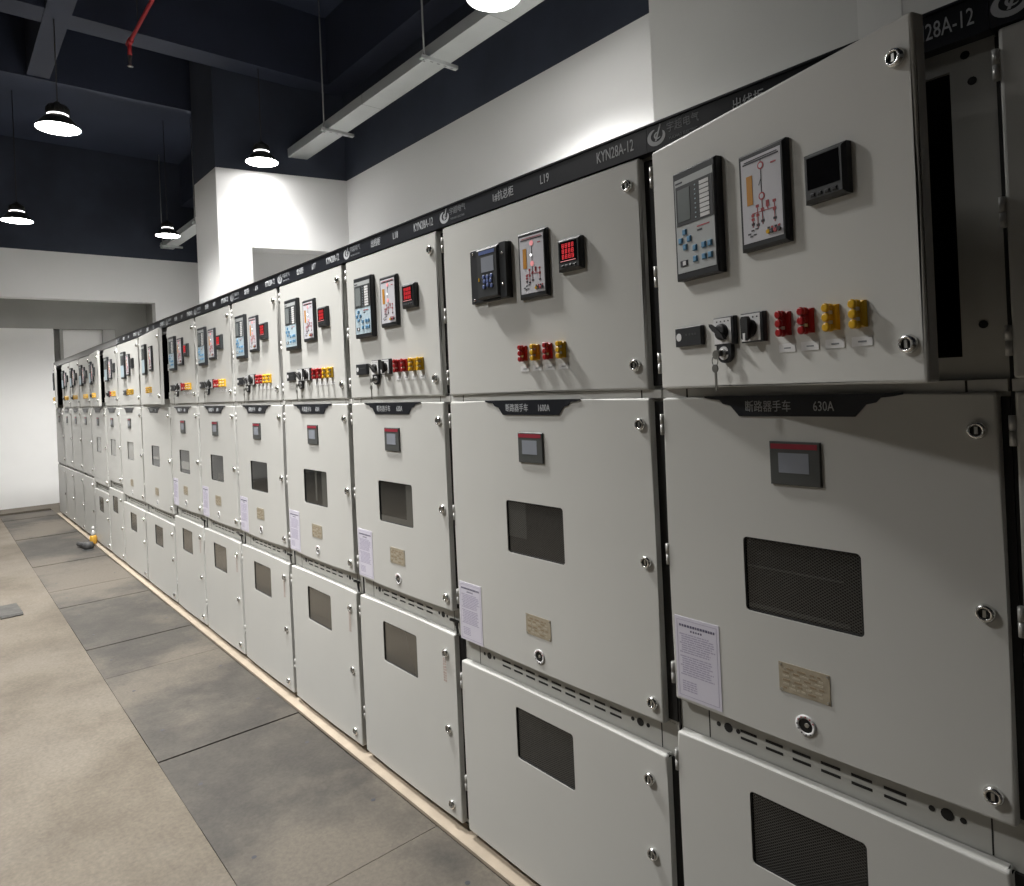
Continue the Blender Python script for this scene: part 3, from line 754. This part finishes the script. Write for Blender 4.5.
# ------------------------------------------------------------------ lamps
def lamp_meshes():
    P = {}
    b = MB(); prof = [(.218, 0), (.216, .012), (.118, .108), (.098, .118)]
    b.lathe(prof, 'lamp', 40, close=False); b.lathe([(.200, .012), (.212, .006)], 'lamp', 40, close=False); P['shade'] = b.mesh('lamp_shade')
    b = MB(); b.lathe([(.2125, .002), (.2125, .006)], 'lens', 40); P['lens'] = b.mesh('lens')
    b = MB(); b.lathe([(.098, .118), (.104, .121), (.104, .128), (.098, .131)], 'glow', 32); P['ring'] = b.mesh('glow_ring')
    b = MB(); b.lathe([(.104, .131), (.112, .140), (.108, .185), (.085, .215), (.045, .225), (.030, .245), (.012, .255)], 'lamp', 28)
    for k in range(16):
        a = 2 * math.pi * k / 16; ca, sa = math.cos(a), math.sin(a)
        p = Vector((ca, sa, 0)); q = Vector((-sa, ca, 0)) * .003
        pts = [p * .09 + Vector((0, 0, .150)), p * .117 + Vector((0, 0, .150)), p * .112 + Vector((0, 0, .19)), p * .088 + Vector((0, 0, .218))]
        n = len(b.v); b.v += [tuple(v + q) for v in pts] + [tuple(v - q) for v in pts]
        b.face((n, n + 1, n + 2, n + 3), 'lamp'); b.face((n + 7, n + 6, n + 5, n + 4), 'lamp')
        for j in range(4): b.face((n + j, n + 4 + j, n + 4 + (j + 1) % 4, n + (j + 1) % 4), 'lamp')
    P['housing'] = b.mesh('driver_housing')
    b = MB(); b.tube((0, 0, .25), (0, 0, 2.2), .007, 'cord', 8); P['cord'] = b.mesh('cord')
    return P
LP = lamp_meshes()
def lamp(x, y, z, s, label, power=1.0):
    e = empty('pendant_lamp', (x, y, z)); e.scale = (s, s, s * 1.18)
    tag(e, label, 'lamp', 'black high bay pendant lamps')
    for k_ in ('shade', 'lens', 'ring', 'housing', 'cord'):
        link({'shade': 'lamp_shade', 'lens': 'lens', 'ring': 'glow_ring', 'housing': 'driver_housing', 'cord': 'cord'}[k_], LP[k_], e)
    ld_ = bpy.data.lights.new('lamp_light', 'SPOT'); ld_.energy = LAMP_W * power; ld_.spot_size = math.radians(2 * LAMP_HALF); ld_.spot_blend = .85
    ld_.shadow_soft_size = .17; ld_.color = (1.0, .985, .96)
    lo = bpy.data.objects.new('lamp_light', ld_); COL.objects.link(lo); lo.parent = e; lo.location = (0, 0, -.02); lo.scale = (1 / s, 1 / s, 1 / (1.18 * s))   # keep the beam angle
lamp(-6.50, -.50, 4.355, .86, 'largest black pendant lamp, hanging at upper left by the red pipe')
lamp(-6.42, 1.41, 4.355, .80, 'black pendant lamp shining on the white pier', .24)
lamp(-10.61, -.50, 4.355, .88, 'black pendant lamp hanging furthest left, over the far floor')
lamp(-10.60, 1.45, 4.355, .82, 'small distant pendant lamp beside the cable tray end')
lamp(-2.36, 1.48, 4.355, .86, 'pendant lamp cut off by the top edge of the picture')
lamp(-2.40, -.5, 4.355, .86, 'pendant lamp out of the frame over the trench plates')
for yy, nm in ((-2.45, 'second'),):
    for xx, nx in ((-2.4, 'near'), (-6.5, 'middle'), (-10.6, 'far')):
        if xx > -10: lamp(xx, yy, 4.355, .86, '%s pendant lamp of the %s row left of the picture' % (nx, nm))

# ------------------------------------------------------------------ cable tray and its hangers
def tray(name, xa, xb, label, rods):
    e = empty(name, ((xa + xb) / 2, 1.93, 4.56)); tag(e, label, 'cable tray', 'galvanised cable trays under the ceiling')
    cx = (xa + xb) / 2; b = MB(); b.box(xa - cx, xb - cx, -.11, .11, 0, .10, 'galv'); link('trunking', b.mesh('trunking'), e)
    n = int((xb - xa) / 2)
    for j in range(1, n + 1):
        u = xa - cx + j * 2; bb = MB(); bb.box(u - .002, u + .002, -.1115, .1115, -.0015, .1015, 'galvdark'); link('joint', bb.mesh('joint'), e)
    for x_ in rods:
        b = MB(); b.box(x_ - cx - .022, x_ - cx + .022, -.19, .19, -.03, 0, 'galv')
        for q in range(5): b.box(x_ - cx - .008, x_ - cx + .008, -.16 + q * .07, -.13 + q * .07, -.0306, -.029, 'galvdark')
        br = link('bracket', b.mesh('bracket'), e)
        b = MB()
        for yy in (-.15,): b.tube((x_ - cx, yy, -.05), (x_ - cx, yy, ZC - 4.56), .008, 'galvdark', 8); b.lathe([(.012, -.045), (.012, -.032)], 'galv', 6, org=(x_ - cx, yy, 0))
        link('hanger_rod', b.mesh('hanger_rod'), br)
tray('cable_tray', -6.83, 5.0, 'long galvanised cable tray running along the right wall above the cabinets', (-5.6, -3.66, -1.66, .4, 2.4))
tray('cable_tray', -12.62, -7.64, 'short far stretch of galvanised cable tray beyond the white pier', (-8.8, -10.3, -12.3))
# red sprinkler pipe
e = empty('sprinkler_pipe', (-5, .11, 5.3)); tag(e, 'thin red fire pipe with a sprinkler drop below the ceiling', 'pipe')
b = MB(); b.tube((-1.38, 0, 0), (4, 0, 0), .017, 'redpipe', 10); link('pipe', b.mesh('pipe'), e)
b = MB(); b.tube((-1.37, 0, .02), (-1.37, 0, -.13), .020, 'redpipe', 10); b.tube((-1.41, 0, 0), (-1.30, 0, 0), .028, 'redpipe', 10); link('elbow', b.mesh('elbow'), e)
b = MB(); b.lathe([(.014, -.24), (.03, -.235), (.012, -.22), (.016, -.17), (.020, -.13)], 'key', 12, org=(-1.37, 0, 0)); link('sprinkler_head', b.mesh('sprinkler_head'), e)
b = MB(); b.tube((-1.0, 0, .017), (-1.0, 0, .9), .005, 'cord', 6); b.tube((1.0, 0, .017), (1.0, 0, .9), .005, 'cord', 6); link('pipe_hanger', b.mesh('pipe_hanger'), e)

# ------------------------------------------------------------------ loose things on the floor
b = MB(); b.prism([(-.20, 0), (.20, 0), (.205, .008), (.19, .022), (-.195, .020)], -.075, .075, 'wood')
o = link('board', b.mesh('board'), None, (-6.05, -1.06, .0005), .04); tag(o, 'short grey board lying on the beige floor at the left edge', 'board')
e = empty('bottle', (-8.60, -.045, .014)); tag(e, 'small yellow bottle with clear neck on the sill strip', 'bottle')
b = MB(); b.lathe([(.036, 0), (.040, .006), (.040, .085), (.030, .105)], 'bottle', 18); link('body', b.mesh('bottle_body'), e)
b = MB(); b.lathe([(.030, .105), (.018, .14), (.014, .17)], 'clear', 18); link('neck', b.mesh('bottle_neck'), e)
b = MB(); b.lathe([(.017, .17), (.017, .20), (.010, .215)], 'white', 14); link('cap', b.mesh('bottle_cap'), e)
e = empty('power_tool', (-8.42, -.15, 0)); e.rotation_euler = (0, 0, math.radians(12)); tag(e, 'dark handheld power tool lying in front of the yellow bottle', 'tool')
b = MB(); b.tube((-.22, 0, .035), (.02, 0, .04), .026, 'tool', 14, .034); link('handle', b.mesh('tool_handle'), e)
b = MB(); b.lathe([(.03, 0), (.055, .01), (.06, .05), (.045, .085), (.02, .09)], 'tool', 18, org=(.07, 0, 0)); link('head', b.mesh('tool_head'), e)
b = MB(); b.lathe([(.062, .002), (.064, .005), (.062, .008)], 'indic', 22, org=(.10, -.01, 0)); link('disc', b.mesh('tool_disc'), e)
